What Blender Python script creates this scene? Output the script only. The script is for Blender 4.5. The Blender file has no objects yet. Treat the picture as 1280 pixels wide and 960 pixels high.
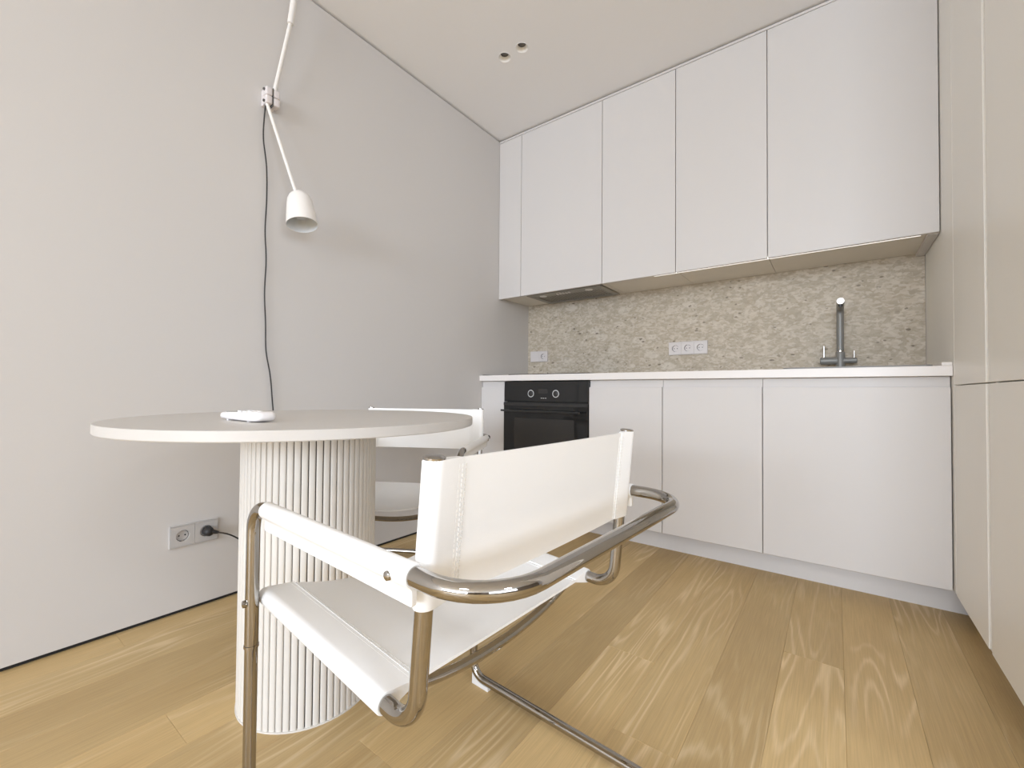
import bpy, bmesh, math, random
from mathutils import Vector, Matrix
random.seed(7)
S = bpy.context.scene
COL = S.collection
PI = math.pi

# ------------------------------------------------------------------ camera
F_PX, YAW, PITCH, ROLL = 541.087, 0.6408, 0.0180, 0.0078
CAM = Vector((1.9132, -2.7721, 0.8159))
fw = Vector((-math.sin(YAW) * math.cos(PITCH), math.cos(YAW) * math.cos(PITCH), math.sin(PITCH)))
rt = Vector((math.cos(YAW), math.sin(YAW), 0))
up = rt.cross(fw)
R2 = rt * math.cos(ROLL) + up * math.sin(ROLL)
U2 = -rt * math.sin(ROLL) + up * math.cos(ROLL)
cd = bpy.data.cameras.new('camera')
cd.sensor_fit = 'HORIZONTAL'; cd.sensor_width = 36.0; cd.lens = F_PX / 1280 * 36.0
cd.clip_start = 0.02; cd.clip_end = 60
co = bpy.data.objects.new('camera', cd); COL.objects.link(co)
co.matrix_world = Matrix.Translation(CAM) @ Matrix((R2, U2, -fw)).transposed().to_4x4()
S.camera = co

# ------------------------------------------------------------------ light, exposure
S.view_settings.view_transform = 'Standard'
S.view_settings.look = 'None'
S.view_settings.gamma = 1.0
S.view_settings.use_curve_mapping = False
S.view_settings.exposure = -0.86
S.cycles.max_bounces = 14; S.cycles.diffuse_bounces = 10; S.cycles.glossy_bounces = 6
W = bpy.data.worlds.new('sky'); S.world = W; W.use_nodes = True
bg = W.node_tree.nodes['Background']
bg.inputs[0].default_value = (0.90, 0.95, 1.0, 1); bg.inputs[1].default_value = 1.0

def area(name, loc, target, sx, sy, watts, col=(1, 1, 1)):
    l = bpy.data.lights.new(name, 'AREA'); l.shape = 'RECTANGLE'; l.size = sx; l.size_y = sy
    l.energy = watts; l.color = col
    o = bpy.data.objects.new(name, l); COL.objects.link(o); o.location = loc
    o.rotation_euler = (Vector(target) - Vector(loc)).to_track_quat('-Z', 'Y').to_euler()
    return o
# daylight through the two windows behind and to the right of the camera
area('daylight_rear', (2.10, -9.47, 1.70), (2.10, 0, 1.70), 3.96, 1.56, 640, (0.875, 0.98, 1.125))
area('daylight_right', (6.37, -4.90, 1.70), (0, -4.90, 1.70), 3.96, 1.56, 190, (0.875, 0.98, 1.125))
# two round ceiling lamps, unseen behind the camera, added for top-down light
CL = [(2.00, -4.60), (4.30, -3.10)]
for cx_, cy_ in CL:
    a_ = area('added_ceiling_light', (cx_, cy_, 2.545), (cx_, cy_, 0), 0.56, 0.56, 44, (0.93, 0.985, 1.06)); a_.data.shape = 'DISK'

# ------------------------------------------------------------------ materials
def mat(name):
    m = bpy.data.materials.new(name); m.use_nodes = True
    nt = m.node_tree; b = nt.nodes['Principled BSDF']
    return m, nt, b
def N(nt, t, **kw):
    n = nt.nodes.new(t)
    for k, v in kw.items(): setattr(n, k, v)
    return n
def simple(name, col, rough=0.5, metal=0.0, spec=0.5, bump=0.0, bscale=200.0, var=0.0, coat=0.0):
    m, nt, b = mat(name)
    b.inputs['Base Color'].default_value = (*col, 1); b.inputs['Roughness'].default_value = rough
    b.inputs['Metallic'].default_value = metal; b.inputs['Specular IOR Level'].default_value = spec
    b.inputs['Coat Weight'].default_value = coat
    tc = N(nt, 'ShaderNodeTexCoord')
    if bump:
        n = N(nt, 'ShaderNodeTexNoise'); n.inputs['Scale'].default_value = bscale; n.inputs['Detail'].default_value = 3
        nt.links.new(tc.outputs['Object'], n.inputs['Vector'])
        bp = N(nt, 'ShaderNodeBump'); bp.inputs['Strength'].default_value = bump; bp.inputs['Distance'].default_value = 0.002
        nt.links.new(n.outputs['Fac'], bp.inputs['Height']); nt.links.new(bp.outputs['Normal'], b.inputs['Normal'])
    if var:
        n = N(nt, 'ShaderNodeTexNoise'); n.inputs['Scale'].default_value = 1.7; n.inputs['Detail'].default_value = 4
        nt.links.new(tc.outputs['Object'], n.inputs['Vector'])
        mx = N(nt, 'ShaderNodeMixRGB'); mx.inputs[1].default_value = (*[c * (1 - var) for c in col], 1)
        mx.inputs[2].default_value = (*[min(1, c * (1 + var)) for c in col], 1)
        nt.links.new(n.outputs['Fac'], mx.inputs[0]); nt.links.new(mx.outputs[0], b.inputs['Base Color'])
    return m
WALL = simple('wall_paint', (0.600, 0.580, 0.564), 0.75, spec=0.25, bump=0.06, bscale=260, var=0.012)
ROOMW = simple('taupe_paint', (0.22, 0.185, 0.155), 0.75, spec=0.25, bump=0.06, bscale=260, var=0.02)
CEIL = simple('ceiling_paint', (0.885, 0.89, 0.91), 0.85, spec=0.2, var=0.01)
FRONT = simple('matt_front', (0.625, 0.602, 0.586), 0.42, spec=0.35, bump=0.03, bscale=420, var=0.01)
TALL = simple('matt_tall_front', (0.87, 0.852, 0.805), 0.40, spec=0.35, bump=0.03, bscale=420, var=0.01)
CARC = simple('carcass_board', (0.50, 0.46, 0.41), 0.6)
UNDER = simple('cabinet_underside', (0.76, 0.715, 0.635), 0.5)
DARK = simple('shadow_gap_black', (0.012, 0.012, 0.012), 0.7)
GAP = simple('gap_grey', (0.10, 0.095, 0.09), 0.7)
TOP = simple('worktop_white', (0.78, 0.745, 0.72), 0.35, var=0.015)
TABLE = simple('table_lacquer', (0.555, 0.53, 0.50), 0.40, spec=0.4, bump=0.02, bscale=500)
RIB = simple('rib_lacquer', (0.68, 0.655, 0.615), 0.45, spec=0.4)
RIBGAP = simple('rib_gap', (0.07, 0.06, 0.05), 0.8)
LEATHER = simple('white_leather', (0.865, 0.865, 0.86), 0.42, spec=0.35, bump=0.10, bscale=900, var=0.006)
THREAD = simple('white_thread', (0.80, 0.79, 0.77), 0.6)
CHROME = simple('chrome', (0.41, 0.388, 0.36), 0.045, metal=1.0)
STEEL = simple('brushed_steel', (0.60, 0.575, 0.53), 0.38, metal=1.0)
STEELD = simple('dark_steel_grille', (0.34, 0.325, 0.295), 0.42, metal=0.7)
WHITEP = simple('white_plastic', (0.82, 0.80, 0.79), 0.35)
GLIDE = simple('white_glide_plastic', (0.74, 0.73, 0.72), 0.45)
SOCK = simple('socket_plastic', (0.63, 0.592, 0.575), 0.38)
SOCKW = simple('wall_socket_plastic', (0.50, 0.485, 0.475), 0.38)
HOLE_SHADE = simple('socket_hole_shade', (0.02, 0.02, 0.02), 0.6)
LAMPW = simple('lamp_enamel', (0.80, 0.775, 0.745), 0.38, spec=0.4)
LAMPI = simple('lamp_inside', (0.80, 0.83, 0.86), 0.35)
MOUNT = simple('lamp_mount_grey', (0.70, 0.655, 0.655), 0.45)
CORD = simple('black_cord', (0.02, 0.018, 0.018), 0.5)
BGLASS = simple('oven_black_glass', (0.012, 0.012, 0.012), 0.06, spec=0.6)
BMETAL = simple('oven_black_enamel', (0.025, 0.024, 0.023), 0.3)
OVENIN = simple('oven_window_tint', (0.035, 0.033, 0.031), 0.12)
KNOB = simple('oven_mark_white', (0.75, 0.75, 0.74), 0.4)
FAUC = simple('grey_granite_finish', (0.235, 0.23, 0.215), 0.42, metal=0.2, bump=0.12, bscale=700)
SINKM = simple('grey_composite', (0.26, 0.25, 0.24), 0.5, bump=0.1, bscale=700)
SPOTI = simple('downlight_cone', (0.88, 0.87, 0.85), 0.4)
SPOTD = simple('downlight_lens', (0.10, 0.09, 0.08), 0.25)
PVC = simple('window_pvc', (0.80, 0.80, 0.80), 0.35)

LED, lnt, lb = mat('light_strip_lit')
lb.inputs['Base Color'].default_value = (0.9, 0.9, 0.88, 1)
lb.inputs['Emission Color'].default_value = (1.0, 0.97, 0.92, 1); lb.inputs['Emission Strength'].default_value = 2.5
def wood():
    m, nt, b = mat('oak_floor'); L = nt.links.new
    tc = N(nt, 'ShaderNodeTexCoord'); oi = N(nt, 'ShaderNodeObjectInfo')
    off = N(nt, 'ShaderNodeVectorMath', operation='SCALE'); off.inputs[0].default_value = (37.0, 91.0, 53.0)
    L(oi.outputs['Random'], off.inputs['Scale'])
    def field(scl, nscale, detail, dist, rough=0.5):
        mp = N(nt, 'ShaderNodeVectorMath', operation='MULTIPLY'); mp.inputs[1].default_value = scl
        L(tc.outputs['Object'], mp.inputs[0])
        ad = N(nt, 'ShaderNodeVectorMath', operation='ADD'); L(mp.outputs[0], ad.inputs[0]); L(off.outputs[0], ad.inputs[1])
        n = N(nt, 'ShaderNodeTexNoise'); n.inputs['Scale'].default_value = nscale
        n.inputs['Detail'].default_value = detail; n.inputs['Distortion'].default_value = dist; n.inputs['Roughness'].default_value = rough
        L(ad.outputs[0], n.inputs['Vector']); return n.outputs['Fac']
    def mth(op, a, v=None, c=None):
        n = N(nt, 'ShaderNodeMath', operation=op)
        L(a, n.inputs[0])
        if v is not None:
            if isinstance(v, (int, float)): n.inputs[1].default_value = v
            else: L(v, n.inputs[1])
        return n.outputs[0]
    big = field((9.0, 0.85, 1), 1.0, 1.2, 0.2)           # contours of a stretched field read as cathedral grain
    wob = field((60.0, 5.0, 1), 1.0, 2.0, 0.0)
    ph = mth('ADD', mth('MULTIPLY', big, 92.0), mth('MULTIPLY', wob, 3.4))
    rings = mth('SINE', ph)
    rings01 = mth('POWER', mth('MULTIPLY', mth('ADD', rings, 1.0), 0.5), 3.6)
    mod = field((5.0, 1.3, 1), 1.0, 2.0, 0.3)
    rmask = N(nt, 'ShaderNodeMapRange'); rmask.inputs['From Min'].default_value = 0.45; rmask.inputs['From Max'].default_value = 0.62
    L(mod, rmask.inputs['Value'])
    ringv = mth('MULTIPLY', rings01, rmask.outputs[0])
    pores = field((330.0, 7.0, 1), 1.0, 3.0, 0.0, 0.6)
    cloud = field((5.0, 1.6, 1), 1.0, 4.0, 0.0)
    base = N(nt, 'ShaderNodeValToRGB'); e = base.color_ramp.elements
    e[0].position = 0.25; e[0].color = (0.485, 0.340, 0.160, 1); e[1].position = 0.75; e[1].color = (0.595, 0.437, 0.222, 1)
    L(cloud, base.inputs['Fac'])
    mx = N(nt, 'ShaderNodeMixRGB'); mx.inputs[2].default_value = (0.76, 0.60, 0.37, 1)
    L(mth('MULTIPLY', ringv, 0.66), mx.inputs[0]); L(base.outputs[0], mx.inputs[1])
    pr = N(nt, 'ShaderNodeMapRange'); pr.inputs['From Min'].default_value = 0.30; pr.inputs['From Max'].default_value = 0.70
    pr.inputs['To Min'].default_value = 0.90; pr.inputs['To Max'].default_value = 1.08; L(pores, pr.inputs['Value'])
    tint = N(nt, 'ShaderNodeMapRange'); tint.inputs['To Min'].default_value = 0.88; tint.inputs['To Max'].default_value = 1.08
    L(oi.outputs['Random'], tint.inputs['Value'])
    k = mth('MULTIPLY', pr.outputs[0], tint.outputs[0])
    sc = N(nt, 'ShaderNodeVectorMath', operation='SCALE'); L(mx.outputs[0], sc.inputs[0]); L(k, sc.inputs['Scale'])
    L(sc.outputs[0], b.inputs['Base Color'])
    b.inputs['Roughness'].default_value = 0.46; b.inputs['Specular IOR Level'].default_value = 0.3
    bp = N(nt, 'ShaderNodeBump'); bp.inputs['Strength'].default_value = 0.12; bp.inputs['Distance'].default_value = 0.001
    L(pores, bp.inputs['Height']); L(bp.outputs['Normal'], b.inputs['Normal'])
    return m
OAK = wood()

def stone():
    m, nt, b = mat('breccia_stone'); L = nt.links.new
    tc = N(nt, 'ShaderNodeTexCoord')
    wn = N(nt, 'ShaderNodeTexNoise'); wn.inputs['Scale'].default_value = 22; wn.inputs['Detail'].default_value = 3
    L(tc.outputs['Object'], wn.inputs['Vector'])
    sb = N(nt, 'ShaderNodeVectorMath', operation='SUBTRACT'); sb.inputs[1].default_value = (0.5, 0.5, 0.5); L(wn.outputs['Color'], sb.inputs[0])
    s2 = N(nt, 'ShaderNodeVectorMath', operation='SCALE'); s2.inputs['Scale'].default_value = 0.022; L(sb.outputs[0], s2.inputs[0])
    ad = N(nt, 'ShaderNodeVectorMath', operation='ADD'); mpn = N(nt, 'ShaderNodeMapping'); mpn.inputs['Rotation'].default_value = (0, 0.55, 0); mpn.inputs['Scale'].default_value = (0.72, 1.0, 1.25)
    L(tc.outputs['Object'], mpn.inputs['Vector']); L(mpn.outputs[0], ad.inputs[0]); L(s2.outputs[0], ad.inputs[1])
    cn = N(nt, 'ShaderNodeTexNoise'); cn.inputs['Scale'].default_value = 9; cn.inputs['Detail'].default_value = 6; cn.inputs['Roughness'].default_value = 0.65
    L(tc.outputs['Object'], cn.inputs['Vector'])
    base = N(nt, 'ShaderNodeValToRGB'); e = base.color_ramp.elements
    e[0].position = 0.30; e[0].color = (0.415, 0.355, 0.270, 1); e[1].position = 0.70; e[1].color = (0.525, 0.465, 0.375, 1)
    L(cn.outputs['Fac'], base.inputs['Fac'])
    cur = base.outputs[0]
    def chips(scale, lo, hi, col, amt, seedoff):
        nonlocal cur
        of = N(nt, 'ShaderNodeVectorMath', operation='ADD'); of.inputs[1].default_value = (seedoff, seedoff * 1.7, seedoff * 0.6); L(ad.outputs[0], of.inputs[0])
        v = N(nt, 'ShaderNodeTexVoronoi'); v.inputs['Scale'].default_value = scale; L(of.outputs[0], v.inputs['Vector'])
        sx = N(nt, 'ShaderNodeSeparateColor'); L(v.outputs['Color'], sx.inputs[0])
        g = N(nt, 'ShaderNodeMapRange'); g.inputs['From Min'].default_value = lo; g.inputs['From Max'].default_value = lo + 0.04; L(sx.outputs[0], g.inputs['Value'])
        d = N(nt, 'ShaderNodeMapRange'); d.inputs['From Min'].default_value = hi; d.inputs['From Max'].default_value = hi * 0.72; L(v.outputs['Distance'], d.inputs['Value'])
        mu = N(nt, 'ShaderNodeMath', operation='MULTIPLY'); L(g.outputs[0], mu.inputs[0]); L(d.outputs[0], mu.inputs[1])
        m2 = N(nt, 'ShaderNodeMath', operation='MULTIPLY'); m2.inputs[1].default_value = amt; L(mu.outputs[0], m2.inputs[0])
        mx = N(nt, 'ShaderNodeMixRGB'); mx.inputs[2].default_value = (*col, 1); L(m2.outputs[0], mx.inputs[0]); L(cur, mx.inputs[1]); cur = mx.outputs[0]
    chips(34, 0.55, 2.0, (0.575, 0.515, 0.425), 0.5, 0.0)
    chips(56, 0.60, 2.0, (0.39, 0.335, 0.255), 0.5, 3.1)
    chips(70, 0.68, 2.0, (0.62, 0.565, 0.48), 0.50, 1.3)
    chips(15, 0.86, 0.55, (0.62, 0.57, 0.49), 0.60, 7.7)
    chips(105, 0.72, 2.0, (0.36, 0.305, 0.23), 0.45, 9.4)
    chips(26, 0.86, 0.22, (0.17, 0.14, 0.105), 0.85, 12.3)
    chips(42, 0.88, 0.26, (0.20, 0.17, 0.13), 0.8, 5.9)
    L(cur, b.inputs['Base Color'])
    b.inputs['Roughness'].default_value = 0.55; b.inputs['Specular IOR Level'].default_value = 0.3
    return m
STONE = stone()

# ------------------------------------------------------------------ mesh helpers
def obj(name, bm, m, parent=None, smooth=None, label=None):
    bmesh.ops.recalc_face_normals(bm, faces=bm.faces)
    me = bpy.data.meshes.new(name); bm.to_mesh(me); bm.free()
    for mm in (m if isinstance(m, (list, tuple)) else [m]): me.materials.append(mm)
    if smooth is not None:
        for p in me.polygons: p.use_smooth = True
        me.set_sharp_from_angle(angle=math.radians(smooth))
    o = bpy.data.objects.new(name, me); COL.objects.link(o)
    if parent is not None: o.parent = parent
    if label: o['label'] = label
    return o
def tag(o, label, cat, group=None):
    o['label'] = label; o['category'] = cat
    if group: o['group'] = group
    return o
def thing(name, label, cat, loc=(0, 0, 0), rz=0.0, group=None):
    o = bpy.data.objects.new(name, None); COL.objects.link(o); o.location = loc; o.rotation_euler = (0, 0, rz)
    o.empty_display_size = 0.1
    return tag(o, label, cat, group)
def struct(o): o['kind'] = 'structure'; return o
def box(bm, x0, x1, y0, y1, z0, z1, bev=0.0, seg=2, mi=0):
    r = bmesh.ops.create_cube(bm, size=1.0)
    vs = r['verts']
    for v in vs:
        v.co = Vector(((x0 + x1) / 2 + v.co.x * (x1 - x0), (y0 + y1) / 2 + v.co.y * (y1 - y0), (z0 + z1) / 2 + v.co.z * (z1 - z0)))
    fs = set(f for v in vs for f in v.link_faces)
    for f in fs: f.material_index = mi
    if bev > 0:
        es = list(set(e for v in vs for e in v.link_edges))
        bmesh.ops.bevel(bm, geom=es, offset=bev, segments=seg, profile=0.5, affect='EDGES')
    return bm
def B(*a, **k): return box(bmesh.new(), *a, **k)
def loft(bm, rings, closed=True, cap0=True, cap1=True, mi=0, loop=False):
    vr = [[bm.verts.new(p) for p in r] for r in rings]
    n = len(vr[0]); m = len(vr)
    for i in range(m if loop else m - 1):
        a, b2 = vr[i], vr[(i + 1) % m]
        for j in range(n if closed else n - 1):
            k = (j + 1) % n
            f = bm.faces.new((a[j], a[k], b2[k], b2[j])); f.material_index = mi
    if closed and not loop:
        if cap0: bm.faces.new(vr[0][::-1]).material_index = mi
        if cap1: bm.faces.new(vr[-1]).material_index = mi
    return bm
def fillet(pts, rad, n=7):
    pts = [Vector(p) for p in pts]; out = [pts[0]]
    if not isinstance(rad, (list, tuple)): rad = [rad] * (len(pts) - 2)
    for i in range(1, len(pts) - 1):
        a, p, c = pts[i - 1], pts[i], pts[i + 1]; r = rad[i - 1]
        u = (a - p).normalized(); v = (c - p).normalized()
        ang = u.angle(v)
        if r <= 0 or ang > PI - 0.01: out.append(p); continue
        t = r / math.tan(ang / 2)
        cen = p + (u + v).normalized() * (r / math.sin(ang / 2))
        s = p + u * t - cen; e = p + v * t - cen
        th = s.angle(e); ax = s.cross(e).normalized()
        for k in range(n + 1): out.append(cen + Matrix.Rotation(th * k / n, 3, ax) @ s)
    out.append(pts[-1]); return out
def tube(bm, pts, r, n=16, mi=0, caps=True):
    pts = [Vector(p) for p in pts]; rings = []
    t0 = (pts[1] - pts[0]).normalized()
    nrm = t0.orthogonal().normalized()
    for i, p in enumerate(pts):
        if i == 0: t = t0
        elif i == len(pts) - 1: t = (pts[i] - pts[i - 1]).normalized()
        else: t = ((pts[i] - pts[i - 1]).normalized() + (pts[i + 1] - pts[i]).normalized()).normalized()
        nrm = (nrm - t * nrm.dot(t)).normalized(); bn = t.cross(nrm)
        rr = r[i] if isinstance(r, (list, tuple)) else r
        rings.append([p + nrm * (rr * math.cos(2 * PI * k / n)) + bn * (rr * math.sin(2 * PI * k / n)) for k in range(n)])
    return loft(bm, rings, cap0=caps, cap1=caps, mi=mi)
def T(pts, r, **k): return tube(bmesh.new(), pts, r, **k)
def lathe(bm, prof, n=32, mat4=None, mi=0, close=False):
    M = mat4 or Matrix.Identity(4)
    rings = [[M @ Vector((r * math.cos(2 * PI * k / n), r * math.sin(2 * PI * k / n), z)) for k in range(n)] for r, z in prof]
    return loft(bm, rings, cap0=not close, cap1=not close, mi=mi, loop=close)
def smoothpath(pts, n=8):
    pts = [Vector(p) for p in pts]; out = []
    q = [pts[0]] + pts + [pts[-1]]
    for i in range(len(pts) - 1):
        a, b2, c, d = q[i], q[i + 1], q[i + 2], q[i + 3]
        for k in range(n):
            t = k / n
            out.append(0.5 * ((2 * b2) + (c - a) * t + (2 * a - 5 * b2 + 4 * c - d) * t * t + (3 * b2 - a - 3 * c + d) * t ** 3))
    out.append(pts[-1]); return out

# ------------------------------------------------------------------ setting
H = 2.61                    # ceiling
YB = -9.50                  # wall behind the camera
XR = 6.40                   # wall with the second window
WK = 2.256                  # length of the kitchen run
# floor: a screed with oak planks as parts
fl = obj('floor', B(-0.12, XR + 0.1, YB - 0.1, 0.1, -0.06, -0.016), GAP); struct(fl)
PW = 0.152
x = 2.083 - 14 * PW
ends = {1.323: -1.45, 1.475: -1.765, 0.563: -2.405, 1.779: -1.14}
k = 0
while x < XR + 0.02:
    y0 = 0.06
    known = [v for q, v in ends.items() if abs(q - x) < 0.01]
    first = -(known[0] - 0.06) if known else random.choice([0.02, 3.3, 0.25, 3.6, 3.1])
    
    y = y0; ln = first
    while y > YB - 0.02:
        y1 = max(y - ln, YB - 0.04)
        xa, xb = max(x, -0.03), min(x + PW, XR + 0.02)
        if xb - xa > 0.01:
            p = obj('plank', B(0.00012, xb - xa - 0.00012, 0.00012, y - y1 - 0.00012, -0.0155, 0.0, bev=0.0007, seg=1), OAK, fl)
            p.location = (xa, y1, 0)
        y = y1; ln = 2.2
    x += PW; k += 1

# ceiling with two conical recesses for the downlights
SP = [(0.500, -0.967), (0.613, -0.966)]
cm = bmesh.new(); box(cm, -0.12, XR + 0.1, YB - 0.1, 0.1, H, H + 0.10)
ce = obj('ceiling', cm, CEIL)
kb = bmesh.new()
for sx, sy in SP: lathe(kb, [(0.0325, -0.02), (0.0325, 0.07)], 40, Matrix.Translation((sx, sy, H)))
kut = obj('cut', kb, CEIL)
md = ce.modifiers.new('b', 'BOOLEAN'); md.object = kut; md.solver = 'EXACT'
ev = ce.evaluated_get(bpy.context.evaluated_depsgraph_get())
nm = bpy.data.meshes.new_from_object(ev); ce.modifiers.clear(); ce.data = nm; nm.name = 'ceiling'
bpy.data.objects.remove(kut)
struct(ce)
# walls
struct(obj('wall_left', B(-0.10, 0, YB, 0.012, 0.014, H - 0.011), WALL))
struct(obj('baseboard_left', B(-0.10, -0.012, YB, 0.012, -0.012, 0.0145), DARK))
struct(obj('trim_1', B(-0.10, -0.014, YB, 0.012, H - 0.0115, H), DARK))
struct(obj('wall_back', B(-0.10, XR + 0.1, 0.012, 0.10, -0.012, H), WALL))
def wall_with_opening(name, along_x, pos, th, a0, a1, w0, w1, z0, z1):
    bm = bmesh.new()
    def seg(p, q, za, zb):
        if along_x: box(bm, p, q, pos - th, pos, za, zb)
        else: box(bm, pos, pos + th, p, q, za, zb)
    seg(a0, w0, -0.012, H); seg(w1, a1, -0.012, H); seg(w0, w1, -0.012, z0); seg(w0, w1, z1, H)
    return struct(obj(name, bm, ROOMW))
wall_with_opening('wall_rear', True, YB, 0.10, -0.10, XR + 0.1, 0.10, 4.10, 0.90, 2.50)
wall_with_opening('wall_right', False, XR, 0.10, YB, 0.012, -6.90, -2.90, 0.90, 2.50)
glass, gnt, gb = mat('window_glass')
gb.inputs['Transmission Weight'].default_value = 1.0; gb.inputs['Roughness'].default_value = 0.0; gb.inputs['IOR'].default_value = 1.1
def window(name, along_x, pos, w0, w1, z0, z1):
    bm = bmesh.new()
    def bar(p, q, za, zb):
        if along_x: box(bm, p, q, pos - 0.08, pos - 0.03, za, zb, bev=0.004, seg=1)
        else: box(bm, pos + 0.03, pos + 0.08, p, q, za, zb, bev=0.004, seg=1)
    f = 0.06; mid = (w0 + w1) / 2
    bar(w0, w0 + f, z0, z1); bar(w1 - f, w1, z0, z1); bar(w0, w1, z0, z0 + f); bar(w0, w1, z1 - f, z1); bar(mid - f / 2, mid + f / 2, z0, z1)
    o = struct(obj(name, bm, PVC))
    for a, b2 in ((w0 + f, mid - f / 2), (mid + f / 2, w1 - f)):
        if along_x: obj('pane', B(a, b2, pos - 0.062, pos - 0.056, z0 + f, z1 - f), glass, o)
        else: obj('pane', B(pos + 0.056, pos + 0.062, a, b2, z0 + f, z1 - f), glass, o)
window('window_1', True, YB, 0.10, 4.10, 0.90, 2.50)
window('window_2', False, XR, -6.90, -2.90, 0.90, 2.50)

# ------------------------------------------------------------------ upper cabinets
ZU, ZT, DU = 1.4706, 2.586, 0.3746
G = 0.0016
uppers = [(0.192, 0.792, 'upper kitchen cabinet over the cooker hood, wide flush beige door'),
          (0.792, 1.224, 'narrower upper kitchen cabinet just right of the one over the cooker hood'),
          (1.224, 1.656, 'narrower upper kitchen cabinet above the three-socket outlet strip'),
          (1.656, 2.254, 'widest upper kitchen cabinet at the right end above the sink tap')]
for i, (a, b2, lab) in enumerate(uppers):
    t = thing('upper_cabinet', lab, 'cabinet', (a, 0, ZU), 0, 'upper kitchen cabinets')
    w = b2 - a
    if i == 0:        # open well in the bottom board for the hood
        bm = bmesh.new()
        box(bm, 0.001, w - 0.001, -0.354, -0.001, 0.10, H - 0.012 - ZU)
        box(bm, 0.001, w - 0.001, -0.354, -0.338, 0.012, 0.10); box(bm, 0.001, w - 0.001, -0.022, -0.001, 0.012, 0.10)
        box(bm, 0.001, 0.016, -0.338, -0.022, 0.012, 0.10); box(bm, w - 0.031, w - 0.001, -0.338, -0.022, 0.012, 0.10)
        obj('body', bm, UNDER, t)
    else:
        obj('body', B(0.001, w - 0.001, -0.354, -0.001, 0.012, H - 0.012 - ZU), UNDER, t)
    obj('door', B(G, w - G, -DU, -0.3565, 0, ZT - ZU, bev=0.0012, seg=1), FRONT, t)
t = thing('corner_filler', 'narrow beige filler panel left of the upper cabinets against the plain wall', 'panel', (0, 0, ZU))
obj('body', B(0.001, 0.191, -0.354, -0.001, 0.012, H - 0.012 - ZU), UNDER, t)
obj('front', B(G, 0.192 - G, -DU, -0.3565, 0, ZT - ZU, bev=0.0012, seg=1), FRONT, t)
struct(obj('trim_2', B(0, WK - 0.001, -DU, -0.356, ZT + 0.0025, H - 0.009, bev=0.0008, seg=1), FRONT))
struct(obj('trim_3', B(0, WK - 0.001, -0.353, 0.0, H - 0.0115, H), DARK))
# light strip under the door edge at the right, and end strip along the tall unit
tag(obj('light_strip', B(1.10, 2.20, -0.3555, -0.3465, ZU + 0.0006, ZU + 0.0116, bev=0.001, seg=1), LED),
    'slim white light strip under the right-hand upper cabinets', 'lamp')
tag(obj('end_strip', B(2.222, 2.2545, -0.352, -0.002, ZU - 0.002, ZU + 0.0116, bev=0.001, seg=1), FRONT),
    'beige end strip under the upper cabinets beside the tall unit', 'trim strip')

# cooker hood
hd = thing('cooker_hood', 'built-in steel cooker hood set under the left upper cabinet', 'hood', (0.215, 0, ZU))
HW = 0.545
bm = bmesh.new()
box(bm, 0, HW, -0.336, -0.300, 0.001, 0.012, bev=0.002, seg=1); box(bm, 0, HW, -0.060, -0.026, 0.001, 0.012, bev=0.002, seg=1)
box(bm, 0, 0.035, -0.300, -0.060, 0.001, 0.012, bev=0.002, seg=1); box(bm, HW - 0.035, HW, -0.300, -0.060, 0.001, 0.012, bev=0.002, seg=1)
obj('frame', bm, STEELD, hd)
obj('housing', B(0.012, HW - 0.012, -0.325, -0.035, 0.022, 0.095), DARK, hd)
obj('control_panel', B(0.035, HW - 0.035, -0.300, -0.240, 0.004, 0.014), STEELD, hd)
flt = obj('grease_filter', B(0.036, HW - 0.036, -0.238, -0.062, 0.010, 0.016), STEEL, hd)
bm = bmesh.new()
for i in range(24):
    xx = 0.05 + i * (HW - 0.10) / 23
    box(bm, xx - 0.004, xx + 0.004, -0.230, -0.070, 0.0065, 0.0105)
mg = obj('mesh', bm, STEELD, flt); mg['kind'] = 'stuff'
for i in range(5):
    obj('button', B(0.205 + i * 0.022, 0.217 + i * 0.022, -0.285, -0.262, 0.0000, 0.005, bev=0.001, seg=1), WHITEP, hd)
for xx in (0.095, HW - 0.105):
    obj('lamp_lens', lathe(bmesh.new(), [(0.0, 0.0005), (0.024, 0.0005), (0.026, 0.006)], 20, Matrix.Translation((xx, -0.270, 0))), WHITEP, hd)

# ------------------------------------------------------------------ backsplash and worktop
ZC0, ZC1, YC = 0.886, 0.923, -0.573
tag(obj('backsplash', B(0.0, WK - 0.001, 0.0, 0.0115, ZC1 - 0.002, ZU + 0.012), STONE), 'speckled beige stone backsplash slab between worktop and upper cabinets', 'backsplash')
SX0, SX1, SY0, SY1 = 1.74, 2.20, -0.515, -0.125     # sink opening
wt = thing('worktop', 'long off-white worktop on the lower kitchen cabinets', 'worktop', (0, 0, ZC0))
bm = bmesh.new(); h = ZC1 - ZC0
box(bm, 0.0005, SX0, YC, -0.0005, 0, h, bev=0.0012, seg=1); box(bm, SX1, WK - 0.001, YC, -0.0005, 0, h, bev=0.0012, seg=1)
box(bm, SX0 - 0.002, SX1 + 0.002, YC, SY0, 0, h, bev=0.0012, seg=1); box(bm, SX0 - 0.002, SX1 + 0.002, SY1, -0.0005, 0, h, bev=0.0012, seg=1)
obj('slab', bm, TOP, wt)
tag(obj('seal_strip', B(WK - 0.030, WK - 0.001, YC + 0.004, -0.001, ZC1, ZC1 + 0.013, bev=0.002, seg=1), TOP), 'white seal strip on the right end of the worktop against the tall cabinet', 'trim strip')
tag(obj('seal_strip', B(0.0005, 0.022, YC + 0.03, -0.001, ZC1, ZC1 + 0.006, bev=0.001, seg=1), GAP), 'thin dark seal strip on the left end of the worktop along the plain wall', 'trim strip')
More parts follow.
